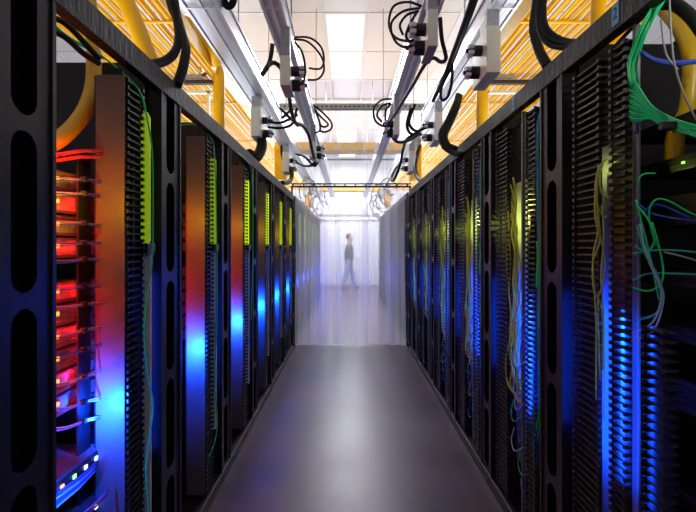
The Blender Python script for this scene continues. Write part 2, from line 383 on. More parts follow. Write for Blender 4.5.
# lamps inside the racks, plus added amber, lime and white fill
BLUE = (.003, .060, 1.0)
for i in range(13):
    E = LR[i].location.y
    pw = 42 if i < 6 else 12
    spot('blue_rack_lamp', (-XL - .062, E + .38 - .10, .84), (-.12, 1, 0), pw, BLUE, 155)
    if i < 6: spot('blue_rack_lamp', (-XL - .045, E + .06, .72), (-.25, 1, -.05), 15, BLUE, 120)
    if i < 8:
        for ln in (.7, .3): strip('blue_strip_lamp', (-XL - .045, E + .600, .92), (0, 1, 0), ln, .4, BLUE)
    if i < 6: point('amber_fill_lamp', (-XL - .05, E + .20, 1.52), 1.5, (1.0, .50, .0))  # fill lamp added to tint the upper divider panel olive brown
    E = RR[i].location.y
    f = 1 if i < 6 else .6
    for ln, q in ((.50, 1), (.24, 1.0)):
        strip('blue_strip_lamp', (XR + (.066 if i == 0 else .088), E + (.398 if i == 0 else .34), .94), (-1, 0, 0), ln, 3.2 * q * f * (1 if i == 0 else 1.6), BLUE)
        if i < 6:
            strip('blue_strip_lamp', (XR + (.06 if i == 0 else .058), E + (.250 if i == 0 else .04), .92), (-1, 0, 0), ln, (.6 if i == 0 else 1.6) * q, BLUE)
            strip('blue_strip_lamp', (XR + .03, E + .612, .95), (0, 1, 0), ln, .35 * q, BLUE)
    if 0 < i < 6: point('lime_fill_lamp', (XR + .08, E + .35, 1.50), 2.2, (.75, .9, .15))  # fill lamp added inside the bay to brighten the lime cables
    if i == 0: point('lime_fill_lamp', (XR + .03, E + .40, 1.62), .15, (.75, .9, .2), .003)  # weaker added fill for the nearest bay
for rk in range(3):
    for q in range(11):
        if q == 6: continue
        z = .85 + .0705 * q + .034
        point('red_rack_lamp', (-.882, LR[rk].location.y + .240, z), .38, (1.0, .006, .012), .003)
        if q % 2: point('red_rack_lamp', (-.876, LR[rk].location.y + .402, z), .4, (1.0, .006, .012), .003)
point('magenta_rack_lamp', (-.83, 1.24, .72), .35, (.8, .03, .5))
point('white_fill_lamp', (.93, 1.05, 2.0), 1.5, (.9, 1.0, .9))  # unseen fill lamp added to brighten the green cables

# ------------------------------------------------------------------ servers in the left racks
def server_proto():
    t = thing('server', 'server', 'server', (0, 0, 0), None)
    link('chassis', MB().box(-.5, -.02, 0, .46, 0, .008).box(-.5, -.02, 0, .46, .056, .062).box(-.5, -.03, 0, .008, .008, .056).box(-.5, -.03, .452, .46, .008, .056).mesh('chassis', CHASSIS), t)
    link('front_face', MB().box(-.06, -.035, .008, .452, .008, .056).mesh('front_face', SFACE), t)
    for y in (.03, .12, .21, .30):
        link('drive_bay', MB().box(-.035, -.028, y, y + .075, .013, .050).mesh('drive_bay', SFACE, bevel=.002) if y == .03 else cache['db'], t, (0, 0, 0) if y == .03 else (0, y - .03, 0))
        if y == .03: cache['db'] = t.children[-1].data if t.children else bpy.data.meshes['drive_bay']
    link('status_light', MB().box(-.028, -.024, .20, .25, .012, .024).box(-.028, -.024, .262, .272, .030, .042).mesh('status_light', LED_O), t)
    link('indicator', MB().box(-.028, -.024, .375, .387, .030, .045).mesh('indicator', LED_R), t)
    return t
def copy_thing(t, loc, label, group=None):
    c = t.copy(); COL.objects.link(c); c.location = loc; c['label'] = label
    if group: c['group'] = group
    for ch in [o for o in bpy.data.objects if o.parent == t]:
        d = ch.copy(); COL.objects.link(d); d.parent = c
    return c
sp = server_proto()
zs = [.85 + .0705 * i for i in range(11)]
first = True
nth = ['lowest', 'second', 'third', 'fourth', 'fifth', 'sixth', 'seventh', 'eighth', 'ninth', 'tenth', 'eleventh']
for rk in range(3):
    E = LR[rk].location.y; n = 0
    for i, z in enumerate(zs):
        if i == 6: continue
        loc = (-XL - .145, E + .02, z)
        g = 'red lit servers in the %s left rack' % ordinal[rk]
        lab = 'red lit server, %s from the bottom in the %s left rack' % (nth[n], ordinal[rk]); n += 1
        if first: sp.location = loc; sp['label'] = lab; sp['group'] = g; first = False
        else: copy_thing(sp, loc, lab, g)
# bottom servers, with white and coloured LEDs
b = thing('network_switch', 'low network switch with white, green and orange lights, foot of nearest left rack', 'switch', (-XL - .10, 1.17, .50))
link('chassis', MB().box(-.5, 0, 0, .40, 0, .045).mesh('chassis', CHASSIS, bevel=.002), b)
link('port_row', MB().box(0, .003, .02, .38, .008, .02).box(0, .003, .02, .38, .026, .038).mesh('port_row', BLACK), b)
for y, m_ in ((.10, LED_W), (.16, LED_O), (.22, LED_G), (.28, LED_W), (.34, LED_W)):
    link('status_light', MB().box(.003, .007, y, y + .014, .014, .026).mesh('status_light', m_), b)
b2 = copy_thing(b, (-XL - .10, 1.17, .40), 'lowest network switch, white lights, under another switch in nearest left rack')
b3 = copy_thing(b, (-XL - .10, 1.17, .66), 'network switch with pink lit lid below the red servers in the nearest left rack')

# patch cables across the red servers
rows = [(179, -2, 'v'), (193.5, -2, 'v'), (223, -2, 'v'), (242.5, 0, 'b'), (259, 1, 'v'), (286, 1, 'v'), (304, 2, 'p'), (330, 4, 'p'), (349, 6, 'b'), (376, 7, 'w'), (402, 6, 'w'), (421, 6, 'w')]
wd = ['top', 'second', 'third', 'fourth', 'fifth', 'sixth', 'seventh', 'eighth', 'ninth', 'tenth', 'eleventh', 'lowest']
mm = {'v': (C_VIO, C_BLUE), 'b': (C_BLUE, C_VIO), 'p': (C_PINK, C_VIO), 'w': (C_PALE, C_PINK)}
for i, (y, t, c) in enumerate(rows):
    root = at(84, y, 1.44)
    q = thing('patch_cable_pair', 'thin patch cables across the red servers, %s pair down in nearest left rack' % wd[i], 'cable', root, 'patch cables across the red servers')
    for j in range(2):
        d = 2.2 * j
        me = cable_mb([(50, y + t * 1.2 + d * 1.3, 1.34), (66, y + t * .8 + d + 1, 1.38), (84, y + .5 * d, 1.44), (95, y - t * .6 + d, 1.49), (104, y - t + d, 1.56)], .0022, 6).mesh('patch_cable', mm[c][j], True)
        rebase(me, root); link('patch_cable', me, q)
    link('cable_tie', MB().box(-.009, .009, -.01, .01, -.008, .008).mesh('cable_tie', BLACK, bevel=.003), q)
C_RED = mat('red_cable', (0.85, 0.03, 0.03), 0.4)
for j, (l, y) in enumerate((('upper', 151), ('lower', 157))):
    cable_thing('red_cable', '%s of two red cables above the servers in nearest left rack' % l, [(46, y + 6, 1.32), (62, y + 3, 1.37), (80, y, 1.43), (92, y, 1.48), (106, y - 1, 1.55)], .0055, C_RED)
point('red_rack_lamp', (-.84, 1.33, 1.655), .5, (1.0, .01, .01), .003)
bun = thing('cable_bundle', 'blue cable bundle sloping along the switch at the foot of the nearest left rack', 'cable', at(75, 486, 1.37))
for j in range(6):
    me = cable_mb([(50, 513 - j * 3, 1.30), (66, 499 - j * 2.5, 1.34), (80, 487 - j * 2.0, 1.38), (96, 470 - j * 1.5, 1.46)], .003, 6).mesh('cable', C_BLUE if j % 3 else C_PALE, True)
    rebase(me, bun.location); link('cable', me, bun)
bun2 = thing('cable_bundle', 'violet cable pair at the very bottom of the nearest left rack', 'cable', at(92, 505, 1.40))
for j in range(2):
    me = cable_mb([(74, 520 + j * 4, 1.32), (90, 508 + j * 4, 1.38), (108, 490 + j * 4, 1.48)], .003, 6).mesh('cable', C_VIO, True)
    rebase(me, bun2.location); link('cable', me, bun2)
# green cables down the left manager
cable_thing('green_cable', 'long thin green cable hanging beside the lime tube of the nearest left rack',
            [(102, 56, 1.60), (122, 72, 1.60), (140, 92, 1.60), (147, 118, 1.62), (152, 150, 1.67), (153, 200, 1.68), (152, 262, 1.68), (146, 300, 1.62), (144, 335, 1.61), (147, 372, 1.63), (153, 405, 1.66), (149, 440, 1.64), (146, 470, 1.63), (149, 516, 1.64)], .0030, C_GREEN)
cable_thing('green_cable', 'thin green cable arching over the second left rack and down its post',
            [(180, 125, 2.35), (196, 125, 2.42), (208, 134, 2.48), (214, 150, 2.54), (216, 200, 2.58), (217, 300, 2.58), (215, 380, 2.56), (217, 430, 2.56), (206, 465, 2.44)], .0035, C_GREEN)
cable_thing('green_cable', 'short green cable looping at the top of the third left rack',
            [(236, 152, 3.0), (246, 160, 3.2), (252, 176, 3.4), (253, 240, 3.44), (251, 320, 3.42)], .004, C_GREEN)
cable_thing('green_cable', 'green cable crossing the white gap at the top of the nearest left rack',
            [(50, 22, 1.5), (66, 36, 1.55), (80, 44, 1.6), (104, 58, 1.62)], .006, C_GREEN)
for j, l in enumerate(('upper', 'lower')):
    cable_thing('black_cable', '%s black cable slanting across white gap atop nearest left rack' % l,
                [(50, 16 + 14 * j, 1.45), (66, 24 + 14 * j, 1.5), (84, 42 + 12 * j, 1.56), (100, 60 + 4 * j, 1.6)], .010, C_BLACK)

# ------------------------------------------------------------------ equipment and cables in the right racks
def r_device(z, h, label, lit):
    t = thing('network_switch', label, 'switch', (XR + .16, 1.075 + .05, z))
    link('chassis', MB().box(0, .45, 0, .42, 0, h).mesh('chassis', BLACK, bevel=.002), t)
    link('port_row', MB().box(-.004, 0, .02, .4, h * .2, h * .45).box(-.004, 0, .02, .4, h * .55, h * .8).mesh('port_row', COMB), t)
    for y, m_ in lit: link('status_light', MB().box(-.008, -.004, y, y + .01, h * .4, h * .55).mesh('status_light', m_), t)
r_device(1.72, .045, 'black network switch with a yellow tab near the top of the nearest right rack', ((.12, LED_O),))
r_device(1.60, .045, 'black network switch with a lime light below the green bundle in the nearest right rack', ((.1, LED_G), (.2, LED_G)))
r_device(1.44, .09, 'tall black network switch level with the green loops in the nearest right rack', ((.1, LED_W),))
r_device(1.26, .045, 'black switch behind the green and blue loops in the nearest right rack', ((.12, LED_W),))
r_device(1.10, .045, 'black switch below the loops in the nearest right rack', ())
r_device(.90, .09, 'tall black switch with dim blue sheen in the nearest right rack', ())
r_device(.62, .045, 'black switch with tiny amber lights near the bottom of the nearest right rack', ((.05, LED_O), (.09, LED_O)))
r_device(.48, .045, 'lowest black switch with tiny amber light in the nearest right rack', ((.05, LED_O),))

def bundle(name, label, path, n, spread, r, mats, cat='cable', fan=0):
    root = at(*path[0]); t = thing(name, label, cat, root)
    for j in range(n):
        a = 2.4 * j; rad = spread * math.sqrt((j + .5) / n)
        dx, dy = math.cos(a) * rad, math.sin(a) * rad
        pts = []
        for q, p in enumerate(path):
            k = 1 + fan * q / (len(path) - 1)
            pts.append((p[0] + dx * k, p[1] + dy * k, p[2] + (j % 3 - 1) * .008))
        me = cable_mb(pts, r, 6, 5).mesh('cable', mats[j % len(mats)], True); rebase(me, root); link('cable', me, t)
    return t
bundle('green_cable_bundle', 'bright green cable bundle dropping from the top of the nearest right rack', [(668, -12, 1.27), (656, 8, 1.27), (645, 28, 1.28), (637, 48, 1.30), (632, 66, 1.31), (634, 84, 1.31)], 14, 4.2, .0032, [C_GREEN, C_GREEN, C_DGREEN, C_TEAL])
root = at(650, 108, 1.27)
fan = thing('green_cable_bundle', 'fanned green cable bundle sweeping right across the nearest right rack', 'cable', root)
for j in range(16):
    y0 = 80 + j * 2.6; e = 124 + (j % 8) * 1.9
    me = cable_mb([(629 + (j % 2), y0, 1.31), (636, y0 + 3, 1.30), (650, 104 + j * 1.0, 1.28), (664, 114 + j * .9, 1.26), (680, (118 + e) / 2 + (j % 3) + j * .2, 1.24), (705, e + 4, 1.20)], .0026, 6, 5).mesh('cable', [C_GREEN, C_TEAL, C_GREEN, C_DGREEN][j % 4], True)
    rebase(me, root); link('cable', me, fan)
link('cable_tie', MB().box(-.02, .02, -.012, .012, -.012, .012).mesh('cable_tie', BLACK, bevel=.004), fan, (.035, -.02, -.055))
bundle('blue_cable_bundle', 'dark blue cable bundle running down beside the comb of the nearest right rack', [(640, 100, 1.33), (637, 130, 1.33), (636, 180, 1.33), (637, 245, 1.33), (636, 300, 1.33), (636, 420, 1.33), (637, 520, 1.33)], 4, 2.2, .0024, [C_DBLUE])
bundle('blue_cable_bundle', 'blue cables crossing below the yellow tube in the nearest right rack', [(641, 52, 1.34), (655, 60, 1.33), (675, 63, 1.31), (700, 61, 1.28)], 5, 2.2, .003, [C_BLUE])
Lp = [
 ('teal_cable', 'teal cable looping down from the comb of the nearest right rack', C_TEAL, [(637, 226, 1.30), (645.6, 254.6, 1.28), (658, 276, 1.26), (662, 298, 1.26), (656.5, 313, 1.27), (636, 321, 1.31)]),
 ('green_cable', 'green cable in a wide round loop at eye level of the nearest right rack', C_GREEN, [(652, 222, 1.27), (658, 243, 1.26), (663, 268, 1.26), (661, 283, 1.26), (649, 291, 1.28), (633, 288, 1.31)]),
 ('pale_blue_cable', 'pale blue cable, inner of two long curves ending below the green loops', C_PALE, [(640, 224, 1.30), (646, 254, 1.28), (658, 281, 1.26), (661, 300, 1.26), (652, 323, 1.27), (632, 333, 1.31)]),
 ('pale_blue_cable', 'pale blue cable, outer of two long curves ending below the green loops', C_PALE, [(641, 236, 1.30), (650, 260, 1.28), (661, 285, 1.26), (663, 303, 1.26), (653, 331, 1.27), (632, 341, 1.31)]),
 ('teal_cable', 'teal cable running level to the right edge above the round loop', C_TEAL, [(634, 254, 1.31), (651, 250.5, 1.29), (675, 250.5, 1.27), (702, 253, 1.24)]),
 ('teal_cable', 'teal cable running level to the right edge through the round loop', C_TEAL, [(633, 280.5, 1.31), (648, 273.7, 1.29), (675, 273.7, 1.27), (702, 275, 1.24)]),
 ('green_cable', 'small green cable hook just under the fanned bundle', C_GREEN, [(637, 186, 1.31), (640, 177, 1.30), (646, 173.8, 1.30), (656, 173.5, 1.29)]),
 ('green_cable', 'green cable arching up and over to the right edge in the nearest right rack', C_GREEN, [(656, 246, 1.29), (649, 218, 1.29), (653, 202, 1.28), (666, 200, 1.27), (692, 214, 1.25), (704, 216, 1.24)]),
 ('blue_cable', 'blue cable running to the right edge under the arching green one', C_BLUE, [(636, 202, 1.31), (651, 213, 1.29), (672, 218, 1.27), (704, 222, 1.24)]),
 ('blue_cable', 'blue cable sagging from the comb to the arching green cable', C_BLUE, [(637, 222, 1.31), (648, 208, 1.29), (660, 205, 1.28), (690, 218, 1.25)]),
 ('green_cable', 'straight green cable slanting down behind the two pale blue curves', C_GREEN, [(636, 200, 1.31), (646, 240, 1.29), (654, 275, 1.28), (659, 300, 1.27)]),
 ('green_cable', 'green cable in a small tight loop at the centre of the tangle', C_GREEN, [(635, 246, 1.31), (647, 252, 1.29), (655, 240, 1.28), (652, 228, 1.28), (645, 215, 1.29), (636, 205, 1.31)]),
 ('grey_cable', 'long thin grey cable bowing past the yellow tube in the nearest right rack', C_GREY, [(669, -5, 1.22), (671, 30, 1.22), (674, 62, 1.22), (683, 92, 1.21), (696, 120, 1.2)]),
 ('grey_cable', 'thin grey cable hanging left of the bowing one', C_GREY, [(661, 20, 1.25), (664, 45, 1.25), (668, 58, 1.25), (678, 70, 1.24)]),
 ('grey_cable', 'grey cable running to the right edge between the two level teal ones', C_GREY, [(664, 252, 1.28), (680, 256, 1.26), (702, 262, 1.24)]),
]
for nm, lab, m_, p in Lp: cable_thing(nm, lab, p, .0026, m_)
for j, (lab, p) in enumerate((('thick black cord arching over the yellow tube at the top of nearest right rack', [(640, -16, 1.32), (660, 2, 1.31), (674, 4, 1.29), (690, 16, 1.26), (704, 34, 1.24)]),
    ('second thick black cord under the arching one at the top of nearest right rack', [(646, -16, 1.5), (664, 12, 1.5), (680, 16, 1.48), (704, 34, 1.45)]),
    ('thin dark cords slanting beside the white gap in the nearest right rack', [(672, -20, 1.45), (645, 14, 1.48), (628, 32, 1.5), (612, 50, 1.52)]))):
    cable_thing('black_cable', lab, p, (.018, .016, .007)[j], C_BLACK)
# lime cables
def lime(k, pts, r=.0024):
    root = at(*pts[0][0]); t = thing('lime_cable_bundle', 'yellow-green cables hanging in the comb of the %s right rack' % ordinal[k], 'cable', root, 'yellow-green cables in the right racks')
    for p in pts:
        me = cable_mb(p, r, 6, 5).mesh('cable', C_LIME, True); rebase(me, root); link('cable', me, t)
Z = 1.47
lime(0, [[(612, 159, Z), (604, 161, Z), (598, 170, Z), (596, 190, Z), (598, 230, Z), (593, 260, Z), (596, 320, Z), (596, 400, Z)],
         [(603, 163, Z), (600, 176, Z), (601, 190, Z), (605, 198, Z), (610, 196, Z), (613, 185, Z), (610, 172, Z)],
         [(599, 165, Z), (597, 200, Z), (602, 215, Z), (605, 218, Z), (611, 208, Z), (612, 196, Z)],
         [(596, 180, Z), (595, 215, Z), (601, 240, Z), (606, 265, Z), (601, 290, Z), (598, 305, Z), (600, 380, Z)],
         [(598, 210, Z), (600, 240, Z), (593, 262, Z), (594, 290, Z), (602, 310, Z), (603, 370, Z)],
         [(602, 205, Z), (604, 240, Z), (601, 275, Z), (604, 330, Z), (604, 420, Z)]])
for k in range(1, 6):
    E = RR[k].location.y; pts = []
    for j in range(9 if k < 4 else 5):
        zt = 1.72 - .03 * j; x = XR + .008 + .006 * (j % 3); y = E + .31 + .055 * random.random() + .02 * (j % 4)
        P = []
        zz = zt
        P.append((x + .02, y + .06, zt - .04)); P.append((x, y + .03, zt))
        while zz > .75:
            zz -= .12; P.append((x + random.uniform(-.006, .012), y + random.uniform(-.03, .03), zz))
        P.append((x + .03, y - .06, zz - .05))
        pts.append([((p[0]) * F / p[1] + VX, VY - (p[2] - CH) * F / p[1], p[1]) for p in P])
    lime(k, pts, .0042)
# blue and green bundles of the second and third right rack, pale cables below
for k in (1, 2, 3):
    E = RR[k].location.y
    t = thing('cable_bundle', 'blue and green cable bundle at the near post of the %s right rack' % ordinal[k], 'cable', (XR + .003, E + .035, 1.5), 'blue and green bundles by the right posts')
    for j in range(10):
        x = .001 + .0045 * (j % 4); y = .010 * (j // 4)
        m_ = C_GREEN if j % 5 == 0 else C_DBLUE if j % 2 else C_BLUE
        P = [(x + .10, y + .10, .60), (x + .05, y + .05, .52), (x, y, .40), (x, y, .1), (x + .005, y, -.2), (x, y + .005, -.5), (x + .005, y + random.uniform(-.01, .03), -.8), (x + .01, y + random.uniform(0, .1), -1.05), (x + .05, y + random.uniform(.02, .12), -1.18)]
        link('cable', MB().tube(catmull(P, 4), .0035, 6).mesh('cable', m_, True), t)
    m_ = link('green_sleeve', MB().tube(catmull([(0.0, .01, -.10), (0.005, .01, -.16), (.002, .012, -.24), (0, .01, -.30)], 4), .008, 8).mesh('green_sleeve', C_GREEN, True), t, label='bright green cable section')
    q = thing('cable_tangle', 'tangle of thin cables in loops low in the %s right rack' % ordinal[k], 'cable', (XR + .010, E + .25, .9), 'cable tangles low in the right racks')
    for j in range(12):
        z = .15 - .07 * j; w_ = random.uniform(.05, .12); y = random.uniform(-.1, .02)
        P = [(.01, y, z), (-.012, y + w_ * .5, z - .04), (-.008, y + w_, z - .01), (.01, y + w_ * 1.1, z + .05)]
        link('cable', MB().tube(catmull(P, 5), .0026, 6).mesh('cable', [C_PALE, C_TEAL, C_BLUE][j % 3], True), q)

# stickers on the right top rail
def sticker(px, py, Z, lab, ch):
    t = thing('sticker', lab, 'sticker', (XR - .0095, Z, CH - (py - VY) * Z / F))
    link('backing', MB().box(0, .001, -.018, .018, -.032, .032).mesh('backing', STK), t)
    c = bpy.data.curves.new('character', 'FONT'); c.body = ch; c.size = .05; c.align_x = 'CENTER'; c.align_y = 'CENTER'; c.extrude = .0003
    c.materials.append(INK)
    tmp = bpy.data.objects.new('tmp', c); COL.objects.link(tmp); bpy.context.view_layer.update()
    me = bpy.data.meshes.new_from_object(tmp.evaluated_get(bpy.context.evaluated_depsgraph_get())); bpy.data.objects.remove(tmp)
    me.name = 'character'
    link('character', me, t, (-.0008, 0, 0), (math.pi / 2, 0, -math.pi / 2))
sticker(615, 14, (XR - .01) * F / (615 - VX), 'light blue number sticker on the top rail of the nearest right rack', '2')
sticker(513, 104, (XR - .01) * F / (513 - VX), 'light blue number sticker on the top rail of the second right rack', '2')

# ------------------------------------------------------------------ busways
def busway(x0, x1, lab, y1=12.3):
    zb = CH + 1.30; t = thing('busway', lab, 'busway', ((x0 + x1) / 2, .6, zb), 'aluminium busways above the aisle')
    w2 = (x1 - x0) / 2; L = y1 - .6
    b = MB().box(-w2 + .008, w2 - .008, 0, L, .004, .13)
    link('housing', b.mesh('housing', ALU), t)
    e = MB()
    for sx in (-1, 1):
        e.box(sx * w2, sx * (w2 - .014), 0, L, -.006, .014); e.box(sx * w2, sx * (w2 - .014), 0, L, .118, .136)
    e.box(-.02 * 0 - .008, .008, 0, L, -.002, .004)
    link('edge_flange', e.mesh('edge_flange', ALU2), t)
    y = 1.9
    while y < L:
        link('joint_cover', MB().box(-w2 - .002, w2 + .002, y, y + .012, -.008, .137).mesh('joint_cover', ALU2) if 'jc%.2f' % w2 not in cache else cache['jc%.2f' % w2], t)
        y += 2.4
    y = 2.75
    while y < L:
        link('hanger_rod', MB().tube([(0, y, .13), (0, y, CEIL - zb)], .006, 6).mesh('hanger_rod', STEEL, True), t)
        y += 2.6
    return t
busway(-.893, -.70, 'wide aluminium busway above the left racks, outermost left of four')
busway(-.47, -.355, 'narrow aluminium busway left of the aisle centre, inner left of four')
busway(.40, .51, 'narrow aluminium busway right of the aisle centre, inner right of four')
busway(.78, .92, 'wide aluminium busway above the right racks, outermost right of four')
def tapbox(xa, xb, y0, depth, zt, zb, inner, lab, shade=BOXD):
    # inner = +1 when the aisle side is +x
    t = thing('tap_box', lab, 'power box', (xa, y0, zb), 'power tap boxes under the busways')
    w_ = xb - xa; h = zt - zb
    link('body', MB().box(0, w_, 0, depth, 0, h).mesh('body', BOXM, bevel=.003), t)
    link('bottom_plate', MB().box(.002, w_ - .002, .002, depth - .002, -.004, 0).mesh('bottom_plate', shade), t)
    link('hook', MB().box(w_ * .3, w_ * .7, depth * .3, depth * .7, h, CH + 1.30 - zb - .006).box(w_ * .05, w_ * .95, .01, .05, h, CH + 1.30 - zb - .006).mesh('hook', STEEL), t)
    xi = w_ if inner > 0 else 0
    for j, zz in enumerate((.62, .22)):
        z = h * zz; L = .055
        pl = link('plug', MB().tube([(xi, depth * (.35 + .2 * j), z), (xi + inner * .05, depth * (.35 + .2 * j), z)], .036 - .006 * (1 - j), 12).mesh('plug', BLACK, False), t)
        m_ = MB()
        for q in range(5):
            a = 2 * math.pi * q / 5
            m_.box(xi + inner * .048, xi + inner * .078, depth * (.35 + .2 * j) + math.cos(a) * .027 - .009, depth * (.35 + .2 * j) + math.cos(a) * .027 + .009, z + math.sin(a) * .027 - .009, z + math.sin(a) * .027 + .009)
        link('collar', m_.mesh('collar', WHITE_PL), pl)
        link('gland', MB().tube([(xi + inner * .05, depth * (.35 + .2 * j), z), (xi + inner * .09, depth * (.35 + .2 * j), z)], .012, 8).mesh('gland', C_BLACK, True), pl)
    return t
TB = CH + .945; TT = CH + 1.20
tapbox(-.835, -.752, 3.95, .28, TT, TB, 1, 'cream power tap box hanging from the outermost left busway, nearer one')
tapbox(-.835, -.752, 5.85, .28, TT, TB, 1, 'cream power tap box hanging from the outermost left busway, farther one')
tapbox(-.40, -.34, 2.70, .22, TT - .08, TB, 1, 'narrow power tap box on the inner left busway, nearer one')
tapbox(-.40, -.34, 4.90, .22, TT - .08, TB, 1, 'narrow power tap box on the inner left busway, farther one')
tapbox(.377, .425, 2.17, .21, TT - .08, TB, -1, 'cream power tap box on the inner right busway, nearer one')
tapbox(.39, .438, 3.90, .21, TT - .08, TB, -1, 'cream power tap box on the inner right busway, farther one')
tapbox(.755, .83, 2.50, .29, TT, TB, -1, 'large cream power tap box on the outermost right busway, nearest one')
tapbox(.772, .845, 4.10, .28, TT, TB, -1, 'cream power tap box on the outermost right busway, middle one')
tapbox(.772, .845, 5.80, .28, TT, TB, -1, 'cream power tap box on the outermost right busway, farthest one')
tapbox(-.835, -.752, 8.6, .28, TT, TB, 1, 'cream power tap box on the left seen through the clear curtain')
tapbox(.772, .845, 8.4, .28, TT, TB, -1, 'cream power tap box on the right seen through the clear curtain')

# black power cords
CP = 'power cord'
def cords(label, paths, r, group=None):
    root = at(*paths[0][0]); t = thing('power_cord', label, CP, root)
    for p in paths:
        me = cable_mb(p, r, 8, 7).mesh('cord', C_BLACK, True); rebase(me, root); link('cord', me, t)
cords('thick black cord swooping down to the second left rack post', [[(166, -12, 2.15), (172, 10, 2.12), (181, 29, 2.08), (185, 46, 2.03), (182, 66, 1.99), (176, 84, 1.96)],
      [(174, -12, 2.15), (177, 12, 2.12), (183, 34, 2.08), (187, 50, 2.03), (184, 70, 1.99), (178, 86, 1.96)]], .016)
cords('thick black cord hooking left onto the rail of the nearest left rack', [[(169, -12, 2.1), (174, 12, 2.1), (177, 36, 2.05), (174, 50, 2.0), (164, 59, 1.95), (150, 63, 1.86), (146, 66, 1.84)],
      [(172, -12, 2.1), (177, 14, 2.1), (180, 38, 2.05), (176, 54, 2.0), (166, 63, 1.95), (153, 67, 1.86)]], .012)
cords('thick black cord pair dropping onto the second right rack post', [[(537, -12, 2.1), (534, 10, 2.08), (532, 30, 2.04), (538, 52, 1.98), (546, 68, 1.92)],
      [(541, -12, 2.1), (538, 12, 2.08), (536, 30, 2.04), (541, 50, 1.98), (550, 66, 1.92)]], .014)
cords('thick black cords sweeping right onto the rail of the nearest right rack', [[(544, -12, 1.95), (541, 12, 1.93), (543, 30, 1.9), (552, 40, 1.86), (566, 44, 1.8), (580, 45, 1.72)],
      [(546, -12, 1.95), (544, 8, 1.93), (546, 26, 1.9), (555, 36, 1.86), (568, 41, 1.8), (584, 42, 1.7)],
      [(540, -12, 1.95), (538, 16, 1.93), (541, 34, 1.9), (550, 45, 1.86), (564, 48, 1.8), (577, 48, 1.74)]], .011)
cords('long thick black cord hanging along the outer right busway', [[(476, -14, 2.3), (471, 4, 2.4), (459, 38, 2.7), (450, 62, 2.95), (442, 82, 3.2), (433, 101, 3.5)],
      [(479, -14, 2.3), (474, 4, 2.4), (462, 36, 2.7), (453, 60, 2.95), (446, 76, 3.1)]], .016)
cords('black cord loop drooping under the long right cord', [[(452, 58, 2.95), (452, 80, 3.0), (448, 96, 3.05), (442, 100, 3.1), (441, 90, 3.1), (447, 76, 3.05), (453, 66, 3.0)]], .010)
cords('black cord coming down between the two right busways and joining the inner one', [[(440, 18, 2.5), (442, 40, 2.6), (446, 58, 2.7), (441, 62, 2.75), (433, 58, 2.8), (424, 66, 2.85), (413, 85, 3.1), (405, 98, 3.3), (396, 113, 3.6), (391, 120, 3.8)]], .012)
cords('thick black cord curving down to the third right rack', [[(458, 95, 3.6), (455, 105, 3.5), (447, 122, 3.45), (441, 134, 3.4), (444, 146, 3.35), (452, 152, 3.3), (462, 155, 3.2)],
      [(460, 96, 3.6), (457, 108, 3.5), (450, 124, 3.45), (445, 136, 3.4), (448, 145, 3.35), (456, 149, 3.3)]], .022)
cords('black cord curving down to the fifth right rack', [[(420, 146, 5.9), (417, 156, 5.7), (415, 168, 5.5), (418, 178, 5.3), (425, 182, 5.0)]], .026)
cords('black cord loops below the middle right tap box', [[(411, 108, 4.1), (407, 125, 4.2), (412, 134, 4.2), (424, 128, 4.2)], [(415, 104, 4.1), (409, 122, 4.2), (416, 131, 4.2), (427, 127, 4.2)],
      [(422, 134, 4.4), (408, 138, 4.4), (403, 150, 4.6), (400, 165, 4.8), (394, 180, 5.0), (391, 178, 5.2), (396, 168, 5.4), (402, 162, 5.6)],
      [(420, 133, 4.3), (410, 140, 4.2), (398, 142, 4.1), (391, 134, 4.0), (392, 124, 3.95)]], .014)
cords('three thin black cord loops beside the nearer inner right tap box', [[(421, 6, 2.25), (408, 2, 2.3), (394, 6, 2.35), (389, 20, 2.35), (391, 32, 2.35), (398, 39, 2.3), (408, 41, 2.25), (414, 40, 2.24)],
      [(420, 8, 2.25), (404, 11, 2.3), (393, 20, 2.3), (391, 30, 2.3), (396, 42, 2.3), (404, 47, 2.26), (412, 46, 2.24)],
      [(419, 11, 2.25), (407, 15, 2.27), (400, 25, 2.27), (403, 35, 2.27)], [(417, 12, 2.25), (410, 24, 2.25), (406, 36, 2.25), (410, 42, 2.24)]], .0065)
cords('thin black cord loops beside the farther inner right tap box', [[(392, 99, 3.9), (382, 100, 3.95), (374, 108, 3.95), (375, 120, 3.95), (383, 126, 3.95), (391, 124, 3.92)],
      [(391, 103, 3.9), (382, 106, 3.92), (377, 115, 3.92), (382, 122, 3.92)], [(391, 104, 3.9), (386, 110, 3.9), (385, 120, 3.9)]], .009)
cords('thin black cord loops beside the nearer inner left tap box', [[(295, 37, 2.75), (310, 38, 2.78), (321, 47, 2.8), (324, 60, 2.8), (321, 68, 2.8), (315, 69, 2.78), (309, 68, 2.78)],
      [(294, 39, 2.75), (308, 42, 2.75), (321, 56, 2.78), (324, 70, 2.78), (318, 79, 2.76), (307, 80, 2.76)],
      [(295, 42, 2.72), (302, 52, 2.72), (305, 66, 2.74), (304, 80, 2.76), (297, 86, 2.77)]], .0065)
cords('thin black cord loops beside the farther inner left tap box', [[(313, 105, 4.9), (322, 112, 4.95), (331, 122, 4.95), (331, 129, 4.95), (325, 132, 4.95), (320, 131, 4.95)],
      [(312, 106, 4.9), (320, 116, 4.92), (328, 124, 4.92), (324, 127, 4.92), (319, 124, 4.92)], [(313, 107, 4.9), (319, 120, 4.9), (320, 130, 4.9), (315, 133, 4.9)]], .011)
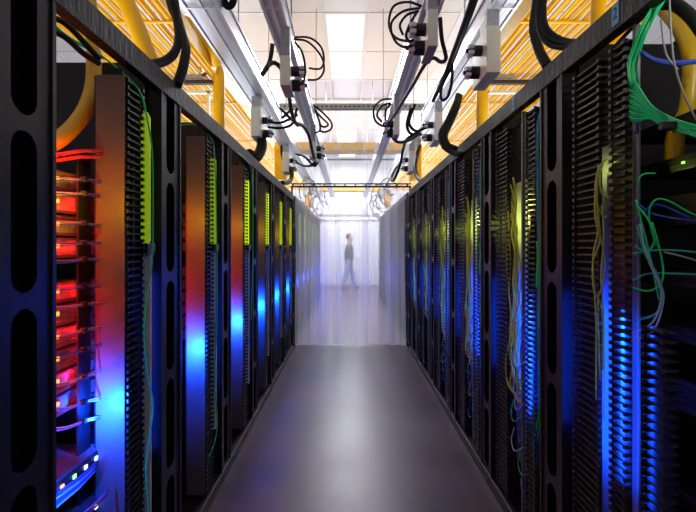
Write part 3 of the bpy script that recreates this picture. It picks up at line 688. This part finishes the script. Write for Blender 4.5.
cords('black cord arching from the left busways down to the aisle loops', [[(263, 74, 3.3), (268, 66, 3.25), (275, 63, 3.2), (283, 72, 3.3), (288, 90, 3.5), (291, 108, 3.7), (295, 122, 3.9), (303, 126, 4.1), (309, 136, 4.3), (312, 150, 4.5), (314, 158, 4.7)],
      [(272.6, 44, 3.2), (271, 56, 3.25), (268, 66, 3.25), (262, 75, 3.3)]], .016)
cords('crossing black cords in a knot between the left tap boxes', [[(268, 121, 4.0), (278, 123, 4.0), (288, 120, 4.1), (297, 115, 4.2)], [(280, 108, 4.0), (290, 118, 4.0), (298, 126, 4.1)], [(282, 118, 4.0), (290, 111, 4.0)], [(268, 127, 4.05), (280, 128, 4.1), (292, 124, 4.1), (297, 108, 4.1)]], .012)
cords('thick black cords curving down onto the third left rack', [[(258, 132, 4.1), (260, 144, 4.0), (256, 154, 3.9), (249, 152, 3.7)], [(262, 132, 4.1), (264, 146, 4.0), (259, 158, 3.85), (254, 158, 3.8)]], .028)
cords('thick black cord curving down onto the fifth left rack', [[(289, 167, 5.9), (292, 174, 5.85), (289, 182, 5.7), (282, 183, 5.3)], [(282, 146, 6.0), (283, 156, 6.0), (286, 164, 6.0)]], .028)
cords('thin black cords trailing from the farther left tap box', [[(296, 154, 5.9), (305, 157, 5.8), (314, 166, 5.8), (318, 162, 5.8)], [(296, 162, 5.9), (305, 166, 5.8), (315, 164, 5.8), (310, 156, 5.8)], [(312, 150, 5.7), (316, 160, 5.7), (310, 166, 5.7)]], .014)
cords('small black cord coil at the top edge beside the outer left busway', [[(218, -10, 2.6), (222, 2, 2.6), (228, 8, 2.6), (234, 4, 2.6), (236, -8, 2.6)], [(221, -10, 2.6), (225, 0, 2.6), (230, 5, 2.6), (233, -8, 2.6)]], .012)
for sx in (-1, 1):
    root = Vector((sx * .75, 8.6, 2.5)); t = thing('power_cord', 'pale coiled cords hanging on the %s above the far racks, behind the curtain' % ('left' if sx < 0 else 'right'), CP, root)
    for j in range(6):
        r = .14 + .05 * random.random(); c = Vector((-sx * .12 * (j % 2), j * .55, -.1 - .03 * j))
        P = [c + Vector((math.cos(a) * r, .02 * a, math.sin(a) * r * 1.5)) for a in [i * .5 for i in range(11)]]
        link('cord', MB().tube(P, .010, 6).mesh('cord', C_BLACK, True), t)

# ------------------------------------------------------------------ yellow fibre trays
TZ = CH + 1.47
def fibre_tray(sx, lab):
    t = thing('fibre_tray', lab, 'cable tray', (sx * 1.12, .4, TZ), 'long yellow fibre trays above the racks')
    L = 11.8
    link('side_wall', MB().box(0, sx * .012, 0, L, -.01, .11).mesh('side_wall', YEL, bevel=.003), t)
    link('side_wall', MB().box(sx * .80, sx * .812, 0, L, -.01, .11).mesh('side_wall', YEL, bevel=.003), t)
    x = .03; j = 0
    pat = [(YEL, .04, .002), (ORA, .012, .002), (YEL2, .018, .002), (ORA, .010, .016), (YEL, .024, .003), (ORA, .012, .014), (YEL2, .02, .002), (YEL, .016, .002), (ORA, .011, .012), (YEL2, .016, .010)]
    while x < .78:
        m_, w_, gap = pat[j % len(pat)]
        r = w_ / 2
        link('fibre_bundle', MB().tube([(sx * (x + r), 0, r + (j % 3) * .006), (sx * (x + r), L, r + (j % 3) * .006)], r, 8).mesh('fibre_bundle', m_, True), t)
        x += w_ + gap; j += 1
    y = .9
    rung = MB().box(0, sx * .812, -.012, .012, -.016, -.004).mesh('rung', YEL, bevel=.002)
    while y < L: link('rung', rung, t, (0, y, 0)); y += 1.7
    # flared exit funnel over the side wall
    for yy in (3.2,):
        f = MB()
        f.tube(catmull([(sx * .03, yy - .35, .12), (sx * .02, yy - .1, .16), (-sx * .02, yy + .1, .12), (-sx * .035, yy + .2, .02)], 5), .05, 10, rfun=lambda i, n: .035 + .035 * math.sin(math.pi * i / n))
        link('exit_funnel', f.mesh('exit_funnel', YEL, True), t)
    return t
fibre_tray(-1, 'long yellow fibre tray with orange bundles running above the left racks')
fibre_tray(1, 'long yellow fibre tray with orange bundles running above the right racks')
def cross_tray(y, lab, hw=1.1):
    t = thing('fibre_tray', lab, 'cable tray', (0, y, TZ - .05), 'yellow trays crossing the aisle')
    link('bottom', MB().box(-hw, hw, 0, .30, 0, .006).mesh('bottom', YEL), t)
    link('side_wall', MB().box(-hw, hw, 0, .008, 0, .13).mesh('side_wall', YEL, bevel=.002), t)
    link('side_wall', MB().box(-hw, hw, .292, .30, 0, .13).mesh('side_wall', YEL, bevel=.002), t)
    for sx in (-1, 1):
        link('vertical_drop', MB().box(sx * hw, sx * (hw - .16), .02, .28, -.42, 0).mesh('vertical_drop', YEL, bevel=.01), t)
cross_tray(6.85, 'yellow fibre tray crossing the aisle just behind the curtain rail')
cross_tray(11.85, 'small far yellow fibre tray crossing the aisle behind the curtain')
def ridged(i, n): return 1
def duct(label, pix, r, corr=True, m_=YELT):
    pts = catmull([at(*p) for p in pix], 14)
    b = MB().tube(pts, r, 14, rfun=(lambda i, n: r * (1.0 + (.05 if i % 2 else -.03))) if corr else None)
    me = b.mesh('fibre_tube', m_, True); root = pts[0].copy(); rebase(me, root)
    thing('fibre_tube', label, 'duct', root, 'yellow fibre tubes feeding the racks', me)
duct('thick yellow corrugated tube curving down into the nearest left rack', [(86, -20, 1.85), (90, 5, 1.80), (93, 30, 1.76), (94, 60, 1.72), (93, 85, 1.68), (86, 108, 1.62), (74, 126, 1.55), (58, 140, 1.47), (38, 149, 1.40)], .026)
duct('slanting yellow tube dropping behind the rail of the nearest left rack', [(120, -14, 2.5), (128, 6, 2.5), (138, 30, 2.48), (147, 54, 2.45), (152, 70, 2.4)], .045, False, YEL)
duct('upright yellow duct dropping from the left tray past the white strut', [(216, 66, 4.0), (219, 76, 4.0), (219, 95, 4.0), (219, 125, 4.0), (220, 150, 4.0)], .050, False, YEL)
duct('upright yellow duct dropping from the right tray behind the rail', [(480, 62, 4.0), (482, 80, 4.0), (482, 100, 4.0), (482, 125, 4.0), (483, 150, 4.0)], .050, False, YEL)
duct('wide yellow duct dropping at the top rail of the nearest right rack', [(599, -18, 2.3), (598, 5, 2.3), (597, 30, 2.28), (597, 60, 2.25)], .034, False, YEL)
duct('thick yellow corrugated tube arching down inside the nearest right rack', [(650, -14, 1.50), (664, 6, 1.48), (675, 18, 1.44), (685, 34, 1.40), (692, 56, 1.37), (692, 84, 1.36), (688, 112, 1.36), (676, 136, 1.40), (673, 168, 1.42)], .026)
# cross struts under the trays
for sx in (-1, 1):
    S = 'left' if sx < 0 else 'right'
    t = thing('support_strut', 'black and pale strut carrying the %s yellow tray' % S, 'strut', (sx * 1.17, 3.95, TZ - .06))
    link('black_bar', MB().box(0, sx * .75, 0, .05, -.01, .02).mesh('black_bar', DSTEEL), t)
    link('pale_bar', MB().box(0, sx * .75, .06, .10, -.075, -.055).box(sx * .04, sx * .06, .06, .10, -.30, -.055).mesh('pale_bar', BOXM), t)
    link('clamp', MB().box(sx * .10, sx * .26, -.01, .03, .035, .06).box(sx * .08, sx * .10, -.01, .03, .03, .14).mesh('clamp', STEEL), t)
    link('clamp_arm', MB().tube([(sx * .08, 0, .05), (sx * .0, 0, .12), (-sx * .03, 0, .18)], .014, 8).mesh('clamp_arm', C_BLACK, True), t)

# ------------------------------------------------------------------ curtains, rails
def sheet(x0, x1, z0, z1, amp, nw, m, y=0, seed=0, nx=48, nz=14):
    rnd = random.Random(seed); ph = rnd.random() * 6; ph2 = rnd.random() * 6
    v = []; f = []
    for j in range(nz + 1):
        for i in range(nx + 1):
            u = i / nx; t = j / nz
            yy = amp * (math.sin(u * nw * 6.28 + ph + .6 * math.sin(t * 3)) + .45 * math.sin(u * nw * 14.1 + ph2)) * (.35 + .65 * (1 - t))
            v.append((x0 + (x1 - x0) * u + .01 * math.sin(t * 7 + ph), y + yy, z0 + (z1 - z0) * t))
    for j in range(nz):
        for i in range(nx):
            a = j * (nx + 1) + i; f.append((a, a + 1, a + nx + 2, a + nx + 1))
    b = MB(); b.v = v; b.f = f
    return b.mesh('curtain_strip', m, True)
cz = 6.36
cur = thing('vinyl_curtain', 'tall clear vinyl curtain closing the aisle, with person behind it', 'curtain', (0, cz, 0))
edges = [(-.73, -.30), (-.38, -.10), (-.18, .28), (.20, .60), (.52, .79)]
for i, (a, b_) in enumerate(edges):
    link('curtain_strip', sheet(a, b_, .015, 3.27, .014, 2.2 * (b_ - a) / .4, FILM, y=.035 * (i % 2), seed=i), cur)
t = thing('curtain_rail', 'perforated steel channel across the ceiling space carrying the clear curtain', 'rail', (0, cz, 3.27))
link('channel', MB().box(-1.3, 1.3, -.02, -.015, 0, .07).box(-1.3, 1.3, -.02, .06, .07, .075).box(-1.3, 1.3, .055, .06, 0, .07).mesh('channel', STEEL), t)
h = MB()
for i in range(40): h.box(-1.27 + i * .064, -1.24 + i * .064, -.0215, -.02, .025, .045)
link('slots', h.mesh('slots', DSTEEL), t, kind='stuff')
for x in (-1.1, 1.1): link('hanger_rod', MB().tube([(x, .02, .07), (x, .02, CEIL - 3.27)], .006, 6).mesh('hanger_rod', STEEL, True), t)
def crossbar(y, z, lab):
    t = thing('cross_bar', lab, 'bar', (0, y, z))
    link('bar', MB().box(-.77, .85, 0, .04, 0, .022).mesh('bar', DSTEEL), t)
    link('bar', MB().box(-.77, .85, 0, .04, .042, .056).mesh('bar', DSTEEL), t)
    m_ = MB()
    for i in range(12): m_.box(-.75 + i * .14, -.73 + i * .14, .01, .03, .022, .042)
    link('spacer', m_.mesh('spacer', DSTEEL), t, kind='stuff')
    for x in (-.765, .825): link('foot', MB().box(x, x + .02, 0, .04, -(z - 2.045), 0).mesh('foot', DSTEEL), t)
crossbar(6.19, 2.17, 'dark double bar crossing between the rack tops at the clear curtain')
crossbar(12.30, 2.17, 'dark double bar crossing between the far rack ends')
cur2 = thing('vinyl_curtain', 'milky white curtain at the far end behind the walking person', 'curtain', (0, 15.9, 0))
for i in range(5): link('curtain_strip', sheet(-.95 + i * .4, -.95 + i * .4 + .42, .02, 2.24, .03, 3, FILM2, y=.04 * (i % 2), seed=20 + i), cur2)
link('top_rail', MB().box(-1.0, 1.1, -.03, .08, 2.24, 2.29).mesh('top_rail', STEEL), cur2)

# ------------------------------------------------------------------ person
def skin_obj(name, verts, edges, radii, m, parent, sub=2, root=0):
    me = bpy.data.meshes.new(name); me.from_pydata(verts, edges, [])
    o = bpy.data.objects.new(name, me); COL.objects.link(o)
    md = o.modifiers.new('skin', 'SKIN'); md.use_smooth_shade = True
    for i, r in enumerate(radii):
        sv = me.skin_vertices[0].data[i]; sv.radius = (r, r) if not isinstance(r, tuple) else r; sv.use_root = (i == root)
    ms = o.modifiers.new('sub', 'SUBSURF'); ms.levels = sub; ms.render_levels = sub
    bpy.context.view_layer.update()
    ev = bpy.data.meshes.new_from_object(o.evaluated_get(bpy.context.evaluated_depsgraph_get()))
    bpy.data.objects.remove(o); ev.name = name; ev.materials.clear(); ev.materials.append(m)
    for p in ev.polygons: p.use_smooth = True
    return link(name, ev, parent)
pp = thing('person', 'person in dark shirt and light jeans walking right, seen through the curtain', 'person', (0.02, 14.8, 0))
# body: facing +x; legs apart in stride
LEGS = {1: [(0, .09, .90), (.12, .10, .50), (.20, .10, .10)], -1: [(0, -.09, .90), (-.06, -.10, .50), (-.22, -.10, .11)]}
V = [(0, 0, .95), (.01, 0, 1.10), (.02, 0, 1.25), (.02, 0, 1.38), (.02, 0, 1.46), (.03, 0, 1.52),
     (.04, 0, 1.575), (.035, 0, 1.65), (.03, 0, 1.725)] + LEGS[1] + [(.27, .10, .045), (.33, .10, .03)] + LEGS[-1] + [(-.14, -.10, .045), (-.08, -.10, .03)] + \
    [(.01, .18, 1.40), (-.01, .22, 1.14), (.14, .19, 1.02), (.01, -.18, 1.40), (-.02, -.23, 1.14), (.12, -.19, 1.03)]
Ed = [(0, 1), (1, 2), (2, 3), (3, 4), (4, 5), (5, 6), (6, 7), (7, 8), (0, 9), (9, 10), (10, 11), (11, 12), (12, 13), (0, 14), (14, 15), (15, 16), (16, 17), (17, 18), (3, 19), (19, 20), (20, 21), (3, 22), (22, 23), (23, 24)]
R = [(.08, .11), (.075, .10), (.085, .11), (.07, .10), (.06, .065), .058, (.085, .07), (.112, .092), (.085, .07), .07, .05, .038, .035, .028, .07, .05, .038, .035, .028, .04, .035, .026, .04, .035, .026]
skin_obj('body', V, Ed, R, SKIN, pp)
skin_obj('shirt', [(.0, 0, .80), (.01, 0, 1.05), (.02, 0, 1.22), (.02, 0, 1.36), (.025, 0, 1.50), (.01, .19, 1.38), (-.01, .225, 1.12), (.12, .20, 1.03), (.01, -.19, 1.38), (-.02, -.235, 1.12), (.10, -.20, 1.04), (.015, .10, 1.39), (.015, -.10, 1.39)],
         [(0, 1), (1, 2), (2, 3), (3, 4), (3, 11), (11, 5), (5, 6), (6, 7), (3, 12), (12, 8), (8, 9), (9, 10)], [(.14, .17), (.135, .155), (.14, .165), (.125, .13), .085, .075, .06, .045, .075, .06, .045, (.10, .09), (.10, .09)], JKT, pp)
skin_obj('jeans', [(0, 0, 1.0), (0, .085, .87), LEGS[1][1], (.20, .10, .13), (0, -.085, .87), LEGS[-1][1], (-.215, -.10, .14)],
         [(0, 1), (1, 2), (2, 3), (0, 4), (4, 5), (5, 6)], [(.12, .15), .11, .085, .072, .11, .085, .072], JEAN, pp)
for v in ([(.18, .10, .055), (.27, .10, .045), (.35, .10, .035)], [(-.24, -.10, .055), (-.15, -.10, .045), (-.07, -.10, .035)]):
    skin_obj('shoe', v, [(0, 1), (1, 2)], [.055, .05, .036], SHOE, pp)
skin_obj('hair', [(-.02, 0, 1.60), (-.005, 0, 1.68), (.03, 0, 1.735), (.09, 0, 1.75)], [(0, 1), (1, 2), (2, 3)], [.07, .10, .088, .045], HAIR, pp)
skin_obj('face', [(.09, 0, 1.635), (.13, 0, 1.63), (.155, 0, 1.62)], [(0, 1), (1, 2)], [.045, .025, .010], SKIN, pp, 1)
for sy in (-1, 1):
    link('ear', MB().tube([(.03, sy * .075, 1.645), (.02, sy * .098, 1.65)], .020, 8).mesh('ear', SKIN, True), pp)
    hx = .16 if sy > 0 else .14
    h_ = skin_obj('hand', [(hx, sy * .17, 1.03), (hx + .05, sy * .16, 1.01), (hx + .09, sy * .155, .995)] + [(hx + .09 + .035, sy * (.155) + (q - 1.5) * .018, .985) for q in range(4)] + [(hx + .09 + .065, sy * .155 + (q - 1.5) * .019, .96) for q in range(4)] + [(hx + .07, sy * .155 - sy * .045, 1.0)],
                  [(0, 1), (1, 2), (1, 11)] + [(2, 3 + q) for q in range(4)] + [(3 + q, 7 + q) for q in range(4)], [.028, .032, .028] + [.011] * 4 + [.009] * 4 + [.012], SKIN, pp, 1)
